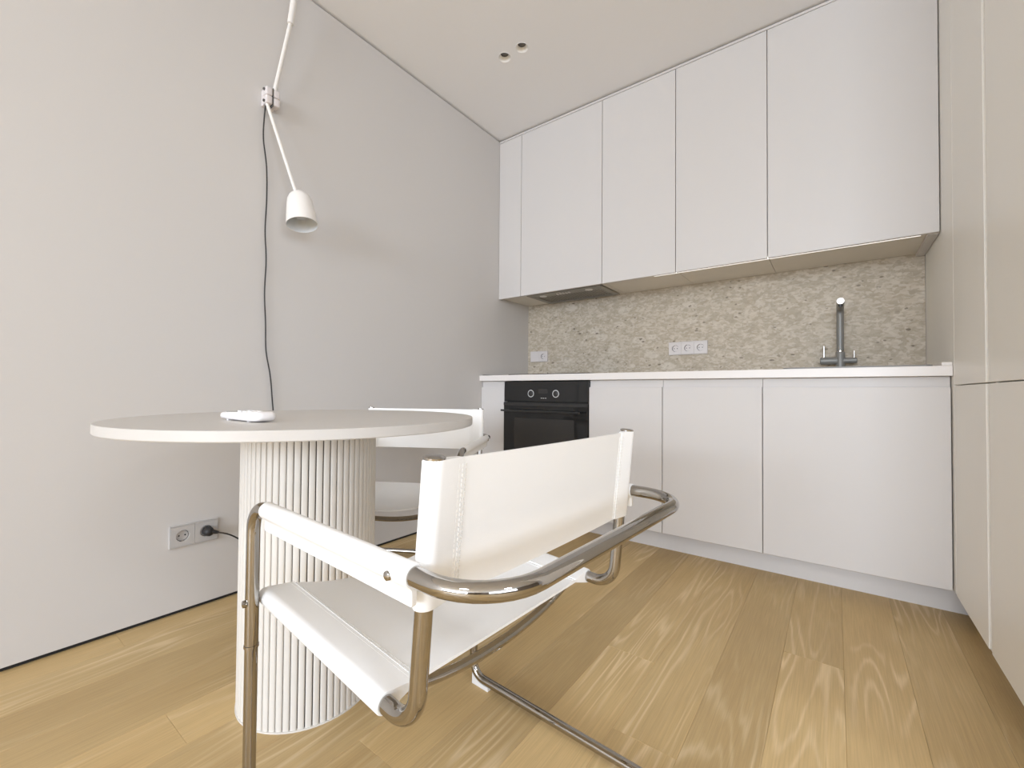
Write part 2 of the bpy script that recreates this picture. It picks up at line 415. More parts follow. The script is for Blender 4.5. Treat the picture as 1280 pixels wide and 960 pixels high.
# hob
hb = thing('hob', 'black glass hob on the worktop above the oven', 'hob', (0.2, 0, ZC1))
obj('glass_top', B(0.004, 0.588, -0.522, -0.030, 0.0, 0.0065, bev=0.0015, seg=1), BGLASS, hb)
for cx, cy, rr in ((0.15, -0.40, 0.075), (0.44, -0.40, 0.09), (0.15, -0.16, 0.09), (0.44, -0.16, 0.075)):
    obj('cooking_zone', lathe(bmesh.new(), [(rr - 0.002, 0.0065), (rr - 0.002, 0.0069), (rr, 0.0069), (rr, 0.0065)], 40, Matrix.Translation((cx, cy, 0)), close=True), STEELD, hb)
# sink
sk = thing('sink', 'grey composite sink inset in the worktop in front of the tap', 'sink', ((SX0 + SX1) / 2, (SY0 + SY1) / 2, ZC1))
hx, hy = (SX1 - SX0) / 2, (SY1 - SY0) / 2
def rrect(a, b2, r, z, n=5):
    out = []
    for cx, cy, s in ((a - r, b2 - r, 0), (-a + r, b2 - r, 1), (-a + r, -b2 + r, 2), (a - r, -b2 + r, 3)):
        for q in range(n + 1):
            an = s * PI / 2 + q / n * PI / 2; out.append(Vector((cx + r * math.cos(an), cy + r * math.sin(an), z)))
    return out
rings = [rrect(hx + 0.012, hy + 0.010, 0.03, 0.0), rrect(hx + 0.012, hy + 0.010, 0.03, 0.008), rrect(hx - 0.012, hy - 0.012, 0.04, 0.008),
         rrect(hx - 0.016, hy - 0.016, 0.04, 0.0), rrect(hx - 0.02, hy - 0.02, 0.04, -0.17), rrect(hx - 0.016, hy - 0.016, 0.04, -0.176), rrect(hx - 0.008, hy - 0.008, 0.03, -0.06), rrect(hx - 0.008, hy - 0.008, 0.03, 0.0)]
bm = bmesh.new(); loft(bm, rings[:5], cap0=False, cap1=True)
obj('basin', bm, SINKM, sk, 40)
obj('drain', lathe(bmesh.new(), [(0.0, -0.169), (0.035, -0.169), (0.04, -0.1655), (0.03, -0.166), (0.0, -0.1675)], 24), CHROME, sk, 40)

# tap
FX, FY = 1.936, -0.075
tp = thing('kitchen_tap', 'grey tap with chrome spout tip standing behind the sink', 'tap', (FX, FY, ZC1))
obj('body', lathe(bmesh.new(), [(0.0, 0), (0.024, 0), (0.024, 0.004), (0.019, 0.007), (0.019, 0.100), (0.0175, 0.104), (0.0, 0.104)], 28), FAUC, tp, 40)
obj('collar', lathe(bmesh.new(), [(0.0, 0.1035), (0.0155, 0.1035), (0.0155, 0.110), (0.0, 0.110)], 28), CHROME, tp, 40)
zs = 0.321
pth = fillet([(0, 0, 0.108), (0, 0, zs), (0, -0.205, zs)], 0.03, 8)
obj('spout', T(pth, 0.0150, n=24), FAUC, tp, 50)
Mx = Matrix.Translation((0, -0.203, zs)) @ Matrix.Rotation(PI / 2, 4, 'X')
obj('spout_tip', lathe(bmesh.new(), [(0.0, 0), (0.0160, 0), (0.0160, 0.010), (0.0145, 0.0125), (0.0, 0.0125)], 28, Mx), CHROME, tp, 40, label='chrome spout tip')
obj('aerator', lathe(bmesh.new(), [(0.0, -0.022), (0.009, -0.022), (0.010, -0.006), (0.0, -0.006)], 20, Matrix.Translation((0, -0.190, zs))), BMETAL, tp, 40)
def side(x0, x1, r):
    return lathe(bmesh.new(), [(0.0, x0), (r, x0), (r, x1 - 0.003 * (1 if x1 > x0 else -1)), (r - 0.003, x1), (0.0, x1)], 24, Matrix.Translation((0, 0, 0.060)) @ Matrix.Rotation(PI / 2, 4, 'Y'))
lf = obj('mixer_arm', side(-0.012, -0.082, 0.0190), FAUC, tp, 40)
obj('lever', T([(-0.066, 0, 0.074), (-0.066, 0, 0.136)], 0.0042, n=12), CHROME, lf, 50, label='chrome lever')
rg = obj('filter_arm', side(0.012, 0.066, 0.0145), FAUC, tp, 40)
obj('lever', T([(0.054, 0, 0.070), (0.054, 0, 0.106)], 0.0038, n=12), CHROME, rg, 50, label='short chrome lever')

# ------------------------------------------------------------------ lower cabinets
ZD0, ZD1, YF = 0.1085, 0.8456, -0.553
lowers = [(0.800, 1.211, 'lower kitchen cabinet directly right of the black oven'),
          (1.211, 1.654, 'middle lower kitchen cabinet between two plain flush doors'),
          (1.654, 2.2535, 'wide lower kitchen cabinet at the right end under the sink')]
for i, (a, b2, lab) in enumerate(lowers):
    t = thing('lower_cabinet', lab, 'cabinet', (a, 0, 0.10), 0, 'lower kitchen cabinets')
    w = b2 - a; top = ZC0 - 0.001 - 0.10
    bm = bmesh.new()
    if i == 2:      # hollow so the sink hangs inside
        box(bm, 0.0005, 0.016, -0.530, -0.001, 0, top); box(bm, w - 0.016, w - 0.0005, -0.530, -0.001, 0, top)
        box(bm, 0.016, w - 0.016, -0.530, -0.001, 0, 0.016); box(bm, 0.016, w - 0.016, -0.016, -0.001, 0.016, top)
        box(bm, 0.016, w - 0.016, -0.530, -0.525, 0.016, top)
    else: box(bm, 0.0005, w - 0.0005, -0.530, -0.001, 0, top)
    obj('body', bm, CARC, t)
    obj('grip_channel', B(0.0005, w - 0.0005, -0.537, -0.5302, ZD1 - 0.1 - 0.03, top, bev=0.001, seg=1), FRONT, t)
    obj('door', B(G, w - G, YF, -0.535 - 0.0022, ZD0 - 0.10, ZD1 - 0.10, bev=0.0012, seg=1), FRONT, t)
t = thing('corner_filler', 'narrow beige filler panel left of the oven under the worktop', 'panel', (0, 0, 0.10))
obj('body', B(0.001, 0.196, -0.530, -0.001, 0, ZC0 - 0.101), CARC, t)
obj('grip_channel', B(0.0005, 0.196, -0.537, -0.5302, ZD1 - 0.13, ZC0 - 0.101, bev=0.001, seg=1), FRONT, t)
obj('front', B(G, 0.198 - G, YF, -0.5372, ZD0 - 0.10, ZD1 - 0.10, bev=0.0012, seg=1), FRONT, t)
struct(obj('trim_4', B(0.0, 2.32, -0.457, -0.441, 0.0, 0.0995), FRONT))       # plinth
# oven housing with drawer front below
t = thing('oven_cabinet', 'low drawer cabinet directly beneath the black oven', 'cabinet', (0.2, 0, 0.10))
obj('body', B(0.0, 0.5985, -0.530, -0.001, 0, 0.175), CARC, t)
obj('drawer', B(G, 0.598 - G, YF, -0.5325, ZD0 - 0.10, 0.176, bev=0.0012, seg=1), FRONT, t)
# oven
ov = thing('oven', 'black built-in oven under the worktop with bar handle', 'oven', (0.2005, 0, 0.279))
OW = 0.5975; OZ = 0.279
obj('body', B(0.004, OW - 0.004, -0.530, -0.02, 0.0, 0.600), BMETAL, ov)
cp = obj('control_panel', B(0.0, OW, YF - 0.004, -0.531, 0.4775, 0.6015, bev=0.0015, seg=1), BGLASS, ov)
for kx in (0.207, 0.385):
    Mk = Matrix.Translation((kx, YF - 0.0042, 0.806 - OZ)) @ Matrix.Rotation(PI / 2, 4, 'X')
    kn = obj('knob', lathe(bmesh.new(), [(0.0, 0), (0.0172, 0), (0.0165, 0.005), (0.015, 0.006), (0.0, 0.006)], 28, Mk), BMETAL, cp, 40)
    mk = bmesh.new(); lathe(mk, [(0.0190, 0.0), (0.0190, 0.0012), (0.0222, 0.0012), (0.0222, 0.0)], 36, Mk, close=True)
    obj('knob_ring', mk, KNOB, cp, 40)
obj('display', B(0.262, 0.330, YF - 0.0052, YF - 0.0041, 0.527, 0.555, bev=0.0004, seg=1), OVENIN, cp)
bm = bmesh.new()
for sgx in (0.285, 0.300, 0.315): box(bm, sgx - 0.004, sgx + 0.004, YF - 0.0050, YF - 0.0041, 0.498, 0.501)
obj('touch_mark', bm, KNOB, cp)
od = obj('door', B(0.0, OW, YF - 0.010, -0.531, 0.004, 0.469, bev=0.002, seg=1), BGLASS, ov)
obj('window', B(0.085, OW - 0.085, YF - 0.0108, YF - 0.0099, 0.075, 0.375, bev=0.0004, seg=1), OVENIN, od)
obj('top_rail', B(0.0, OW, YF - 0.012, YF - 0.009, 0.452, 0.4705, bev=0.001, seg=1), BMETAL, od)
hn = obj('handle', T([(0.010, YF - 0.050, 0.420), (OW - 0.030, YF - 0.050, 0.420)], 0.0062, n=14), BMETAL, od, 50)
for hx_ in (0.045, OW - 0.065): obj('bracket', T([(hx_, YF - 0.050, 0.420), (hx_, YF - 0.008, 0.420)], 0.0055, n=12), BMETAL, od, 50)

# ------------------------------------------------------------------ tall units on the right
TX = WK; TD = 0.018; TB = 0.60
def tall(y1, y0, lab, side_to=None):
    t = thing('tall_cabinet', lab, 'cabinet', (TX, y1, 0))
    L = y1 - y0
    if side_to is not None:
        obj('side_panel', B(0.0, 0.016, 0.0025, side_to - y1 - 0.001, 0.108, H - 0.009, bev=0.001, seg=1), TALL, t)
        obj('body', B(TD + 0.004, TB, -L, side_to - y1 - 0.001, 0.10, H - 0.012), CARC, t)
    else: obj('body', B(TD + 0.004, TB, -L, 0, 0.10, H - 0.012), CARC, t)
    obj('plinth', B(0.055, 0.071, -L, (0 if side_to is None else -0.02), 0.0, 0.0995), TALL, t)
    obj('door', B(0.0, TD, -L, -G, 0.853, H - 0.012, bev=0.0012, seg=1), TALL, t, label='tall upper door')
    obj('door', B(0.0, TD, -L, -G, 0.106, 0.8495, bev=0.0012, seg=1), TALL, t, label='lower door')
    return t
ta = tall(-0.588, -0.988, 'tall beige cabinet beside the worktop with narrow door', side_to=0.0)
tb_ = tall(-1.018, -1.63, 'tall beige cabinet at the right edge nearest the viewer')
obj('grip_profile', B(0.019, 0.0215, -1.018 + 0.588 + 0.0005, -0.4, 0.106, H - 0.012), WHITEP, ta)

# ------------------------------------------------------------------ downlights
for i, (sx, sy) in enumerate(SP):
    t = thing('downlight', ['left of the two small white recessed ceiling downlights', 'right of the two small white recessed ceiling downlights'][i], 'ceiling light', (sx, sy, H), 0, 'ceiling downlights')
    obj('cone', lathe(bmesh.new(), [(0.0320, 0.0005), (0.0345, -0.0012), (0.0345, 0.0), (0.0322, 0.001), (0.0225, 0.020), (0.0212, 0.020), (0.0302, 0.002)], 40, close=True), SPOTI, t, 40)
    obj('lens', lathe(bmesh.new(), [(0.0, 0.0195), (0.0214, 0.0195), (0.0214, 0.030), (0.0, 0.030)], 24), SPOTD, t, 40)

for i, (cx_, cy_) in enumerate(CL):  # round bodies of the two added, unseen ceiling lamps
    struct(obj('trim_%d' % (5 + i), lathe(bmesh.new(), [(0.0, 0.0), (0.30, 0.0), (0.31, -0.012), (0.31, -0.055), (0.30, -0.058), (0.0, -0.058)], 48, Matrix.Translation((cx_, cy_, H))), PVC, None, 40))
# ------------------------------------------------------------------ sockets
def socket_frame(bm, n, w=0.0735, z=0.080):
    L = n * w + 0.006
    for a, b2, c, d in ((0, L, 0, 0.004), (0, L, z - 0.004, z), (0, 0.004, 0.004, z - 0.004), (L - 0.004, L, 0.004, z - 0.004)):
        box(bm, a, b2, -0.0095, 0.0, c, d, bev=0.0008, seg=1)
    return bm
def module_face(kind, w=0.0735, z=0.080):
    bm = bmesh.new(); a = w - 0.0005; zz = z - 0.0075; c = Vector((w / 2, 0, z / 2)); y = -0.0105
    if kind == 'blank':
        box(bm, 0.0002, a, y, 0.0, 0.004, z - 0.004, bev=0.0008, seg=1); return bm
    n = 32; R = 0.0205
    circ = [(c.x + R * math.cos(2 * PI * k / n + PI / 4), c.z + R * math.sin(2 * PI * k / n + PI / 4)) for k in range(n)]
    sq = []
    for k in range(n):
        an = 2 * PI * k / n + PI / 4; ca, sa = math.cos(an), math.sin(an); m = max(abs(ca), abs(sa))
        sq.append((c.x + ca / m * (w / 2 - 0.0004), c.z + sa / m * (z / 2 - 0.0045)))
    loft(bm, [[Vector((p[0], 0.0, p[1])) for p in sq], [Vector((p[0], y, p[1])) for p in sq], [Vector((p[0], y, p[1])) for p in circ],
              [Vector((c.x + (p[0] - c.x) * 0.97, -0.0012, c.z + (p[1] - c.z) * 0.97)) for p in circ]], cap0=False, cap1=True)
    return bm
def make_socket(label, loc, rz, kinds, m):
    t = thing('power_socket', label, 'socket', loc, rz)
    n = len(kinds); w = 0.0735
    obj('frame', socket_frame(bmesh.new(), n), m, t)
    for i, kd in enumerate(kinds):
        f = obj('cover' if kd == 'blank' else 'socket_insert', module_face(kd), m, t, None if kd == 'blank' else 30)
        f.location = (0.003 + i * w, 0, 0)
        if kd != 'blank':
            for dx in (-0.0095, 0.0095):
                obj('pin_hole', lathe(bmesh.new(), [(0.0, 0.0), (0.0027, 0.0), (0.0027, 0.0008), (0.0, 0.0008)], 12, Matrix.Translation((w / 2 + dx, -0.0012, 0.040)) @ Matrix.Rotation(PI / 2, 4, 'X')), HOLE_SHADE, f)
            rg_ = bmesh.new(); lathe(rg_, [(0.0186, 0.0), (0.0203, 0.0), (0.0203, 0.0016), (0.0186, 0.0010)], 32, Matrix.Translation((w / 2, -0.0012, 0.040)) @ Matrix.Rotation(PI / 2, 4, 'X'), close=True)
            obj('rim_shadow_ring', rg_, HOLE_SHADE, f).name = 'rim_shade'  # dark ring painting in the shade inside the cup rim
            for s in (-1, 1):
                obj('earth_clip', B(w / 2 - 0.0022, w / 2 + 0.0022, -0.006, -0.0012, 0.040 + s * 0.0185 - 0.0012, 0.040 + s * 0.0185 + 0.0012), STEEL, f)
    return t
make_socket('small grey outlet with one blank half on the backsplash near the corner', (0.030, 0.0, 1.046), 0, ['blank', 'socket'], SOCK)
make_socket('three-gang grey outlet strip on the middle of the stone backsplash', (1.079, 0.0, 1.053), 0, ['socket'] * 3, SOCK)
make_socket('double grey outlet low on the plain left wall behind the table', (0.0, -2.255, 0.243), PI / 2, ['socket', 'socket'], SOCKW)

# ------------------------------------------------------------------ wall lamp with its cord and plug
lp = thing('wall_lamp', 'white jointed wall lamp with bell shade above the table', 'lamp', (0, -1.95, 2.03))
# local: x out of wall, y along wall, z up
mt = obj('wall_mount', B(0.0, 0.022, -0.024, 0.024, -0.034, 0.034, bev=0.004), MOUNT, lp)
for yy in (-0.0135, 0.0165):
    for zz in (-0.0175, 0.0175):
        obj('joint_block', B(0.020, 0.055, yy - 0.0125, yy + 0.0125, zz - 0.0168, zz + 0.0168, bev=0.005, seg=3), MOUNT, lp, 40)
obj('joint_plate', B(0.024, 0.054, -0.0005, 0.0035, -0.040, 0.036, bev=0.001, seg=1), GAP, lp)
for zz in (-0.024, 0.024): obj('screw', lathe(bmesh.new(), [(0.0, 0.0), (0.006, 0.0), (0.005, 0.006), (0.0, 0.006)], 14, Matrix.Translation((0.038, -0.0255, zz)) @ Matrix.Rotation(PI / 2, 4, 'X')), GAP, lp, 40)
a0 = Vector((0.040, 0.012, 0.035)); a1 = Vector((0.085, 0.052, 0.335)); a2 = Vector((0.100, 0.069, 0.535))
ua = obj('upper_arm', T([a0, a1], 0.0078, n=14), LAMPW, lp, 50)
obj('counterweight', T([a1 - (a2 - a1).normalized() * 0.01, a2], 0.0125, n=18), LAMPW, lp, 50)
b0 = Vector((0.040, -0.016, -0.034)); b1 = Vector((0.115, 0.078, -0.408))
obj('lower_arm', T([b0, b1], 0.0068, n=14), LAMPW, lp, 50)
ax = Vector((0.24, -0.01, -1.0)).normalized()
q = ax.to_track_quat('Z', 'Y').to_matrix().to_4x4()
SH = Matrix.Translation((0.114, 0.084, -0.384)) @ q @ Matrix.Scale(1.06, 4)
prof_o = [(0.0, 0.0), (0.012, 0.001), (0.026, 0.007), (0.038, 0.019), (0.045, 0.035), (0.050, 0.070), (0.054, 0.105), (0.0575, 0.142)]
prof_i = [(0.0560, 0.142), (0.0525, 0.105), (0.0485, 0.070), (0.0435, 0.036), (0.036, 0.021), (0.024, 0.010), (0.0, 0.004)]
bm = bmesh.new(); lathe(bm, prof_o + prof_i[:1], 36, SH); 
for f in list(bm.faces):
    if len(f.verts) > 4: bm.faces.remove(f)
lathe(bm, prof_i, 36, SH, mi=1)
for f in list(bm.faces):
    if len(f.verts) > 4: bm.faces.remove(f)
bmesh.ops.remove_doubles(bm, verts=bm.verts, dist=1e-6)
sd = obj('lamp_shade', bm, [LAMPW, LAMPI], lp, 50)
bm = bmesh.new()
for kx in range(5):
    an = -0.75 + kx * 0.26
    d = Vector((math.cos(an) * 0.0492, math.sin(an) * 0.0492, 0.062))
    lathe(bm, [(0.0, -0.001), (0.0022, -0.001), (0.0022, 0.0006), (0.0, 0.0006)], 10, SH @ Matrix.Translation(d) @ Vector((math.cos(an), math.sin(an), 0)).to_track_quat('Z', 'Y').to_matrix().to_4x4())
vh = obj('vent_hole', bm, GAP, sd); vh['kind'] = 'stuff'
obj('lamp_holder', lathe(bmesh.new(), [(0.0, 0.012), (0.018, 0.014), (0.020, 0.060), (0.0, 0.062)], 24, SH), STEEL, lp, 40)
obj('bulb', lathe(bmesh.new(), [(0.0, 0.058), (0.012, 0.062), (0.024, 0.082), (0.026, 0.094), (0.020, 0.108), (0.008, 0.116), (0.0, 0.117)], 24, SH), simple('frosted_bulb', (0.55, 0.56, 0.58), 0.3), lp, 50)
cpts = [(0.030, -1.968, 1.992), (0.020, -1.968, 1.94), (0.012, -1.966, 1.86), (0.010, -1.951, 1.75), (0.010, -1.948, 1.62), (0.010, -1.952, 1.48), (0.010, -1.946, 1.36), (0.010, -1.950, 1.22), (0.010, -1.944, 1.10),
        (0.010, -1.940, 0.98), (0.010, -1.922, 0.88), (0.010, -1.912, 0.78), (0.010, -1.900, 0.62), (0.012, -1.905, 0.40), (0.03, -1.93, 0.21), (0.055, -2.00, 0.205), (0.060, -2.08, 0.262), (0.050, -2.118, 0.279)]
tag(obj('lamp_cord', T(smoothpath(cpts, 6), 0.0028, n=8), CORD, None, 60), 'black power cord hanging from the wall lamp down the left wall', 'cord')
pg = thing('power_plug', 'black angled plug pushed into the right half of the low outlet', 'plug', (0.0125, -2.140, 0.283), PI / 2)
# local x along wall (+y world), local -y out of wall
obj('plug_body', lathe(bmesh.new(), [(0.0, -0.002), (0.0165, -0.002), (0.0175, 0.012), (0.0150, 0.026), (0.009, 0.032), (0.0, 0.033)], 24, Matrix.Rotation(PI / 2, 4, 'X')), CORD, pg, 40)
obj('cable_boot', T([(0.006, -0.024, 0.0), (0.020, -0.031, -0.004), (0.027, -0.034, -0.006)], [0.0085, 0.0065, 0.004], n=14), CORD, pg, 50)

# ------------------------------------------------------------------ table
TCX, TCY, TR, TZ, TT = 0.743, -2.134, 0.445, 0.7426, 0.0217
tb = thing('round_table', 'round greige dining table on a ribbed drum pedestal', 'table', (TCX, TCY, 0))
obj('tabletop', lathe(bmesh.new(), [(0.0, TZ - TT), (TR - 0.002, TZ - TT), (TR, TZ - TT + 0.002), (TR, TZ - 0.0012), (TR - 0.0012, TZ), (0.0, TZ)], 128), TABLE, tb, 30)
PR = 0.1695
pd = obj('pedestal', lathe(bmesh.new(), [(0.0, 0.0), (PR + 0.0015, 0.0), (PR + 0.0015, 0.0035), (PR - 0.0055, 0.0035), (PR - 0.0055, TZ - TT), (0.0, TZ - TT)], 64), [RIBGAP], tb, 30)
obj('base_ring', lathe(bmesh.new(), [(PR - 0.006, 0.0036), (PR + 0.0022, 0.0036), (PR + 0.0022, 0.0), (PR - 0.006, 0.0)], 64, close=True), RIB, tb, 30)
NR = 64; wr = 2 * PI * PR / NR
hw = wr / 2 - 0.0014
prof = [(-hw, -0.0060), (-hw, -0.0014), (-hw * 0.90, -0.0005), (-hw * 0.55, 0.0002), (0, 0.0005), (hw * 0.55, 0.0002), (hw * 0.90, -0.0005), (hw, -0.0014), (hw, -0.0060)]
bm = bmesh.new(); loft(bm, [[Vector((PR + d, s, zz)) for s, d in prof] for zz in (0.0037, TZ - TT - 0.0002)])
sl = obj('slat', bm, RIB, pd, 50)
for i in range(1, NR):
    o = sl.copy(); COL.objects.link(o); o.parent = pd; o.rotation_euler = (0, 0, 2 * PI * i / NR)
# remote control lying on the table
rm = thing('remote_control', 'small white remote control lying on the round table', 'remote', (0.800, -2.326, TZ), 0.05)
bm = bmesh.new()
def rsec(xx, hw_, z0, z1, n=4):
    r = min(0.008, (z1 - z0) * 0.48); out = []
    for cy, cz, s in ((hw_ - r, z1 - r, 0), (-hw_ + r, z1 - r, 1), (-hw_ + r, z0 + r, 2), (hw_ - r, z0 + r, 3)):
        for q_ in range(n + 1):
            an = s * PI / 2 + q_ / n * PI / 2; out.append(Vector((xx, cy + r * math.cos(an), cz + r * math.sin(an))))
    return out
loft(bm, [rsec(-0.093, 0.010, 0.010, 0.015), rsec(-0.090, 0.018, 0.006, 0.0175), rsec(-0.080, 0.023, 0.0035, 0.0190), rsec(-0.03, 0.0245, 0.0025, 0.0205), rsec(0.03, 0.0255, 0.0020, 0.0220), rsec(0.074, 0.0255, 0.0020, 0.0235), rsec(0.086, 0.023, 0.0035, 0.0225), rsec(0.092, 0.017, 0.007, 0.0195), rsec(0.094, 0.010, 0.010, 0.017)])
obj('case', bm, simple('remote_white', (0.88, 0.86, 0.86), 0.35), rm, 50)
for fx in (-0.055, 0.045):
    for fy in (-0.015, 0.015): obj('foot', B(fx - 0.004, fx + 0.004, fy - 0.003, fy + 0.003, 0.0, 0.0045), GLIDE, rm)
obj('display', B(-0.070, -0.030, -0.014, 0.014, 0.0190, 0.0206, bev=0.0004, seg=1), simple('remote_lcd', (0.30, 0.32, 0.30), 0.2), rm)
for i in range(6):
    bx_, by_ = -0.008 + (i // 2) * 0.024, (-0.010 if i % 2 else 0.010)
    obj('button', lathe(bmesh.new(), [(0.0, 0.0205), (0.006, 0.0205), (0.006, 0.0243), (0.0, 0.0245)], 12, Matrix.Translation((bx_, by_, 0))), GLIDE, rm, 40)

# ------------------------------------------------------------------ cantilever armchairs
WA, WP, ZA, ZS0, ZS1, YR, ZB, YT, YBK = 0.287, 0.2598, 0.6064, 0.4298, 0.4036, 0.4416, 0.7364, 0.4719, 0.5847
RT = 0.0115
def teardrop(Rr, L, tip, n=14):
    """closed section, round about (0,0), tapering to a thin tip at +u distance L"""
    th = math.acos((Rr - tip / 2) / L); out = []
    for i in range(n + 1):
        an = th + (2 * PI - 2 * th) * i / n
        out.append((Rr * math.cos(an), Rr * math.sin(an)))
    out.append((L, -tip / 2)); out.append((L, tip / 2)); return out
def stitches(bm, path, nrm, across, ln=0.0042, wd=0.0015, ht=0.0013):
    """a row of small raised dashes along a path of points (step by step)"""
    for p, t in path:
        t = t.normalized(); a = across.normalized(); n_ = t.cross(a).normalized()
        if n_.dot(nrm) < 0: n_ = -n_
        c = [p + t * (sx * ln / 2) + a * (sy * wd / 2) + n_ * (sz * ht) for sx in (-1, 1) for sy in (-1, 1) for sz in (-0.6, 0.7)]
        v = [bm.verts.new(x_) for x_ in c]
        for f in ((0, 1, 3, 2), (4, 6, 7, 5), (0, 4, 5, 1), (2, 3, 7, 6), (1, 5, 7, 3)): bm.faces.new([v[i] for i in f])
def make_chair(label):
    t = thing('cantilever_armchair', label, 'chair', (0, 0, 0), 0, 'white leather armchairs')
    # local: x = chair's left/right, y = towards the back, z up
    up_ = fillet([(-WA, 0, 0.352), (-WA, 0, ZA), (-WA, YBK, ZA), (WA, YBK, ZA), (WA, 0, ZA), (WA, 0, 0.352)], [0.048, 0.088, 0.088, 0.048], 10)
    obj('arm_frame', T(up_, RT, n=20), CHROME, t, 60)
    for s in (-1, 1):
        lg = obj('leg', T(fillet([(s * WA, 0, 0.350), (s * WA, 0, 0.0195), (s * WA, 0.640, 0.0195)], 0.040, 10), RT - 0.0006, n=20), CHROME, t, 60)
        obj('collar', lathe(bmesh.new(), [(RT - 0.001, 0.3485), (RT + 0.0010, 0.3490), (RT + 0.0010, 0.3535), (RT - 0.001, 0.354)], 24, Matrix.Translation((s * WA, 0, 0)), close=True), CHROME, lg, 40)
        wedge = [(0.002, 0.0), (0.062, 0.0), (0.062, 0.0112), (0.040, 0.0112), (0.024, 0.0140), (0.012, 0.0200), (0.003, 0.0290)]
        bm = bmesh.new(); loft(bm, [[Vector((s * WA + dx, yy, zz)) for yy, zz in wedge] for dx in (-0.0085, 0.0085)])
        obj('glide', bm, GLIDE, lg)
        obj('glide', B(s * WA - 0.0085, s * WA + 0.0085, 0.563, 0.607, 0.0, 0.0125, bev=0.002, seg=1), GLIDE, lg)
        # back post bending into the seat rail
        p0 = Vector((s * WP, YT, ZB)); p1 = Vector((s * WP, YR, ZS1)); d = (Vector((s * WP, 0, ZS0)) - p1)
        p2 = p1 + d * (1 + 0.016 / d.length)
        ps = obj('side_tube', T(fillet([p0, p1, p2], 0.046, 10), RT, n=20), CHROME, t, 60)
        pd_ = (p0 - p1).normalized()
        obj('end_cap', lathe(bmesh.new(), [(0.0, -0.002), (RT + 0.0022, -0.002), (RT + 0.0022, 0.0008), (RT - 0.001, 0.0024), (0.0, 0.0028)], 24, Matrix.Translation(p0 + pd_ * 0.001) @ pd_.to_track_quat('Z', 'Y').to_matrix().to_4x4()), CHROME, ps, 40)
        obj('bolt', lathe(bmesh.new(), [(0.0, -0.016), (0.0035, -0.016), (0.0035, 0.010), (0.0068, 0.0105), (0.0062, 0.0155), (0.0, 0.0175)], 18, Matrix.Translation((s * WA, 0.0, ZS0)) @ Matrix.Rotation(s * PI / 2, 4, 'Y')), CHROME, t, 40)
        # leather arm sleeve, a tear-drop section with its sewn fin below
        sec = []
        for i in range(19):
            an = 0.62 + (2 * PI - 1.24) * i / 18
            sec.append((0.0142 * math.cos(an), 0.0142 * math.sin(an)))
        sec += [(0.0148, -0.0048), (0.0190, -0.0034), (0.0340, -0.0032), (0.0345, 0.0), (0.0340, 0.0032), (0.0190, 0.0034), (0.0148, 0.0048)]
        bm = bmesh.new(); rings = []
        for yy, k_ in ((0.058, 0.93), (0.060, 1.0), (0.16, 1.0), (0.30, 1.0), (0.470, 1.0), (0.472, 0.93)):
            rings.append([Vector((s * WA + v * k_, yy, ZA - u * k_)) for u, v in sec])
        loft(bm, rings)
        ar = obj('armrest', bm, LEATHER, t, 45)
        obj('stud', lathe(bmesh.new(), [(0.0, 0.0), (0.0062, 0.0), (0.0055, 0.0030), (0.003, 0.0045), (0.0, 0.0048)], 18, Matrix.Translation((s * (WA + 0.0128), 0.440, ZA - 0.0035)) @ Matrix.Rotation(s * PI / 2, 4, 'Y')), CHROME, ar, 40)
        bm = bmesh.new()
        row = [(Vector((s * (WA + 0.0034), 0.066 + i * 0.0062, ZA - 0.0300)), Vector((0, 1, 0))) for i in range(65)]
        stitches(bm, row, Vector((s, 0, 0)), Vector((0, 0, 1)))
        st = obj('stitching', bm, THREAD, ar); st['kind'] = 'stuff'
    obj('rear_bar', T([(-WA + 0.008, 0.632, 0.0195), (WA - 0.008, 0.632, 0.0195)], RT - 0.0012, n=16), CHROME, t, 60)
    # curved stretchers under the seat
    for yy, dr in ((0.045, 0.062), (0.340, 0.046)):
        zr = ZS0 + (ZS1 - ZS0) * yy / YR - 0.010
        pts = []
        for i in range(25):
            u = -1 + 2 * i / 24
            pts.append(Vector((u * WP, yy, zr - dr * (1 - abs(u) ** 2.2))))
        obj('stretcher', T(pts, 0.0088, n=14), CHROME, t, 60)
    # backrest: two sleeves and the panel between them
    bk = bmesh.new(); z0, z1 = 0.557, ZB - 0.0012
    def post(z): return YR + (YT - YR) * (z - ZS1) / (ZB - ZS1)
    sl_ = 0.040
    for s in (-1, 1):
        sec = teardrop(0.0145, sl_, 0.0072, 16)
        rings = []
        for z, k_ in ((z0, 0.94), (z0 + 0.0015, 1.0), (z1 - 0.0015, 1.0), (z1, 0.94)):
            rings.append([Vector((s * (WP - u * k_), post(z) + (v + 0.12 * max(u, 0)) * k_, z)) for u, v in sec])
        loft(bk, rings)
    def bsag(xx):
        return 0.12 * sl_ + 0.004 * (1 - (xx / (WP - sl_)) ** 2)
    nn = 20; rings = []
    for i in range(nn + 1):
        xx = -(WP - sl_ + 0.004) + 2 * (WP - sl_ + 0.004) * i / nn; b_ = bsag(xx)
        rings.append([Vector((xx, post(z0) + b_ - 0.0023, z0 + 0.001)), Vector((xx, post(z1) + b_ - 0.0023, z1 - 0.001)), Vector((xx, post(z1) + b_ + 0.0023, z1 - 0.001)), Vector((xx, post(z0) + b_ + 0.0023, z0 + 0.001))])
    loft(bk, rings)
    bo = obj('backrest', bk, LEATHER, t, 40)
    bm = bmesh.new()
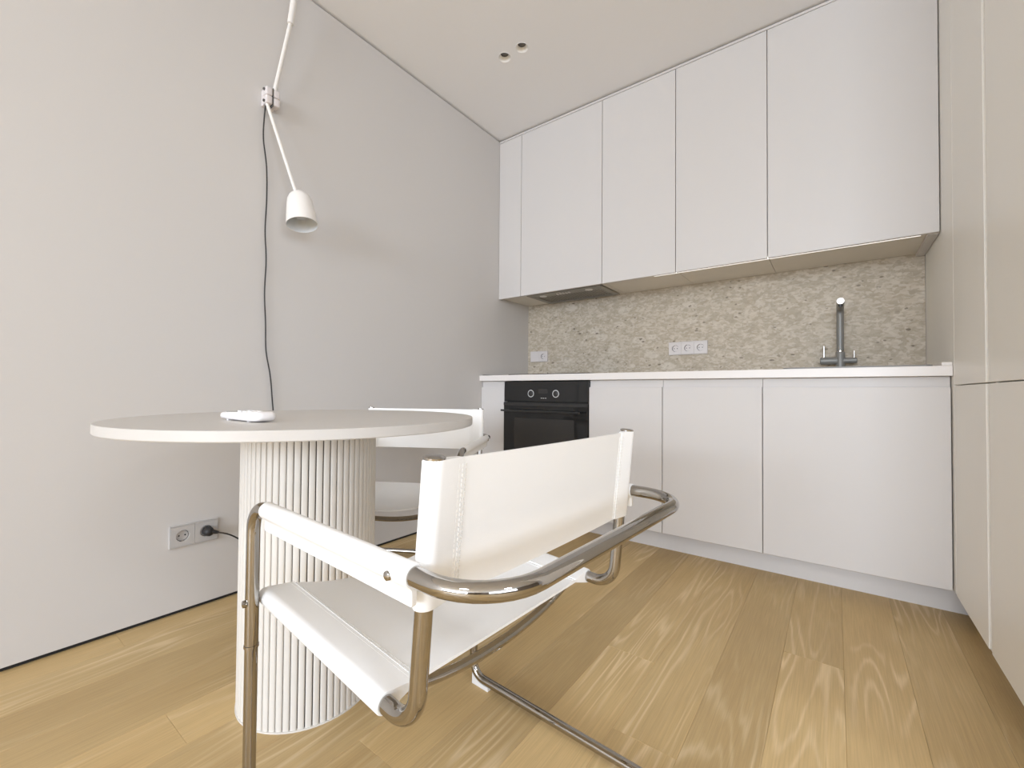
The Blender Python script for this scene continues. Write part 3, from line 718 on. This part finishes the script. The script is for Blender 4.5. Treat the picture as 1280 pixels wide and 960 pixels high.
    for s in (-1, 1):
        for off, inn in ((0.0065, 0), (0.0005, 0), (-0.0060, 1)):
            for fc in (-1, 1):
                row = []
                for i in range(30):
                    z = z0 + 0.006 + i * 0.0062
                    if z > z1 - 0.005: break
                    xx = s * (WP - sl_ + off)
                    th = (0.0025 if inn else 0.0042 + off * 0.12)
                    row.append((Vector((xx, post(z) + 0.12 * sl_ + (0.0003 if inn else -0.12 * off) + fc * th, z)), Vector((0, post(z1) - post(z0), z1 - z0))))
                stitches(bm, row, Vector((0, fc, 0)), Vector((1, 0, 0)))
    st = obj('stitching', bm, THREAD, bo); st['kind'] = 'stuff'
    # seat: sleeves round the side rails and the slung panel
    sb_ = bmesh.new(); y0_, y1_ = -0.010, 0.380; ssl = 0.050
    def rail(y): return ZS0 + (ZS1 - ZS0) * y / YR
    drop = 0.10
    for s in (-1, 1):
        sec = teardrop(0.0148, ssl, 0.0072, 16)
        rings = []
        for y, k_ in ((y0_, 0.94), (y0_ + 0.0015, 1.0), (y1_ - 0.0015, 1.0), (y1_, 0.94)):
            rings.append([Vector((s * (WP - u * k_), y, rail(y) + (v + 0.10 * max(0, u)) * k_)) for u, v in sec])
        loft(sb_, rings)
    def seatz(xx, y):
        u = abs(xx) / (WP - ssl); v = (y - y0_) / (y1_ - y0_)
        amt = 0.036 * (1 - v) + 0.0005 * v + 0.012 * math.sin(PI * v)
        return rail(y) + 0.10 * ssl - amt * (1 - min(u, 1) ** 2.2)
    nx, ny = 20, 14; rings = []
    xs_ = [-(WP - ssl + 0.004) + 2 * (WP - ssl + 0.004) * i / nx for i in range(nx + 1)]
    ys_ = [y0_ + (y1_ - y0_) * j / ny for j in range(ny + 1)]
    vt = [[sb_.verts.new((xx, y, seatz(xx, y) + 0.0023)) for y in ys_] for xx in xs_]
    vb = [[sb_.verts.new((xx, y, seatz(xx, y) - 0.0023)) for y in ys_] for xx in xs_]
    for i in range(nx):
        for j in range(ny):
            sb_.faces.new((vt[i][j], vt[i + 1][j], vt[i + 1][j + 1], vt[i][j + 1])); sb_.faces.new((vb[i][j], vb[i][j + 1], vb[i + 1][j + 1], vb[i + 1][j]))
        sb_.faces.new((vt[i][0], vb[i][0], vb[i + 1][0], vt[i + 1][0])); sb_.faces.new((vt[i][ny], vt[i + 1][ny], vb[i + 1][ny], vb[i][ny]))
    for j in range(ny):
        sb_.faces.new((vt[0][j], vt[0][j + 1], vb[0][j + 1], vb[0][j])); sb_.faces.new((vt[nx][j], vb[nx][j], vb[nx][j + 1], vt[nx][j + 1]))
    so = obj('seat', sb_, LEATHER, t, 40)
    bm = bmesh.new()
    for s in (-1, 1):
        for off, inn in ((0.0075, 0), (0.0010, 0), (-0.0060, 1)):
            row = []
            for i in range(62):
                y = y0_ + 0.006 + i * 0.0062
                if y > y1_ - 0.004: break
                xx = s * (WP - ssl + off)
                zz = seatz(xx, y) + 0.0026 if inn else rail(y) + 0.10 * (ssl - off) + 0.0040 + off * 0.10
                row.append((Vector((xx, y, zz)), Vector((0, 1, (ZS1 - ZS0) / YR))))
            stitches(bm, row, Vector((0, 0, 1)), Vector((1, 0, 0)))
    st = obj('stitching', bm, THREAD, so); st['kind'] = 'stuff'
    for s in (-1, 1):
        for yy in (0.030, 0.335):
            obj('screw', lathe(bmesh.new(), [(0.0, 0.0), (0.0055, 0.0), (0.005, 0.003), (0.0, 0.0042)], 14, Matrix.Translation((s * (WP - 0.002), yy, rail(yy) - 0.0146)) @ Matrix.Rotation(PI, 4, 'X')), CHROME, so, 40)
    return t
def copy_tree(o, parent=None):
    c = o.copy(); COL.objects.link(c); c.parent = parent
    for ch in [q_ for q_ in bpy.data.objects if q_.parent == o and q_ not in done]:
        copy_tree(ch, c)
    done.add(c); return c
done = set()
c1 = make_chair('white leather chrome armchair in the foreground with its back to the viewer')
c2 = copy_tree(c1)
c1.location = (1.0764, -2.1288, 0); c1.rotation_euler = (0, 0, -0.0559 - PI / 2)
c2.location = (0.6322, -1.8290, 0); c2.rotation_euler = (0, 0, 2.0721 - PI / 2)
c2['label'] = 'white leather chrome armchair pushed in on the far side of the round table'
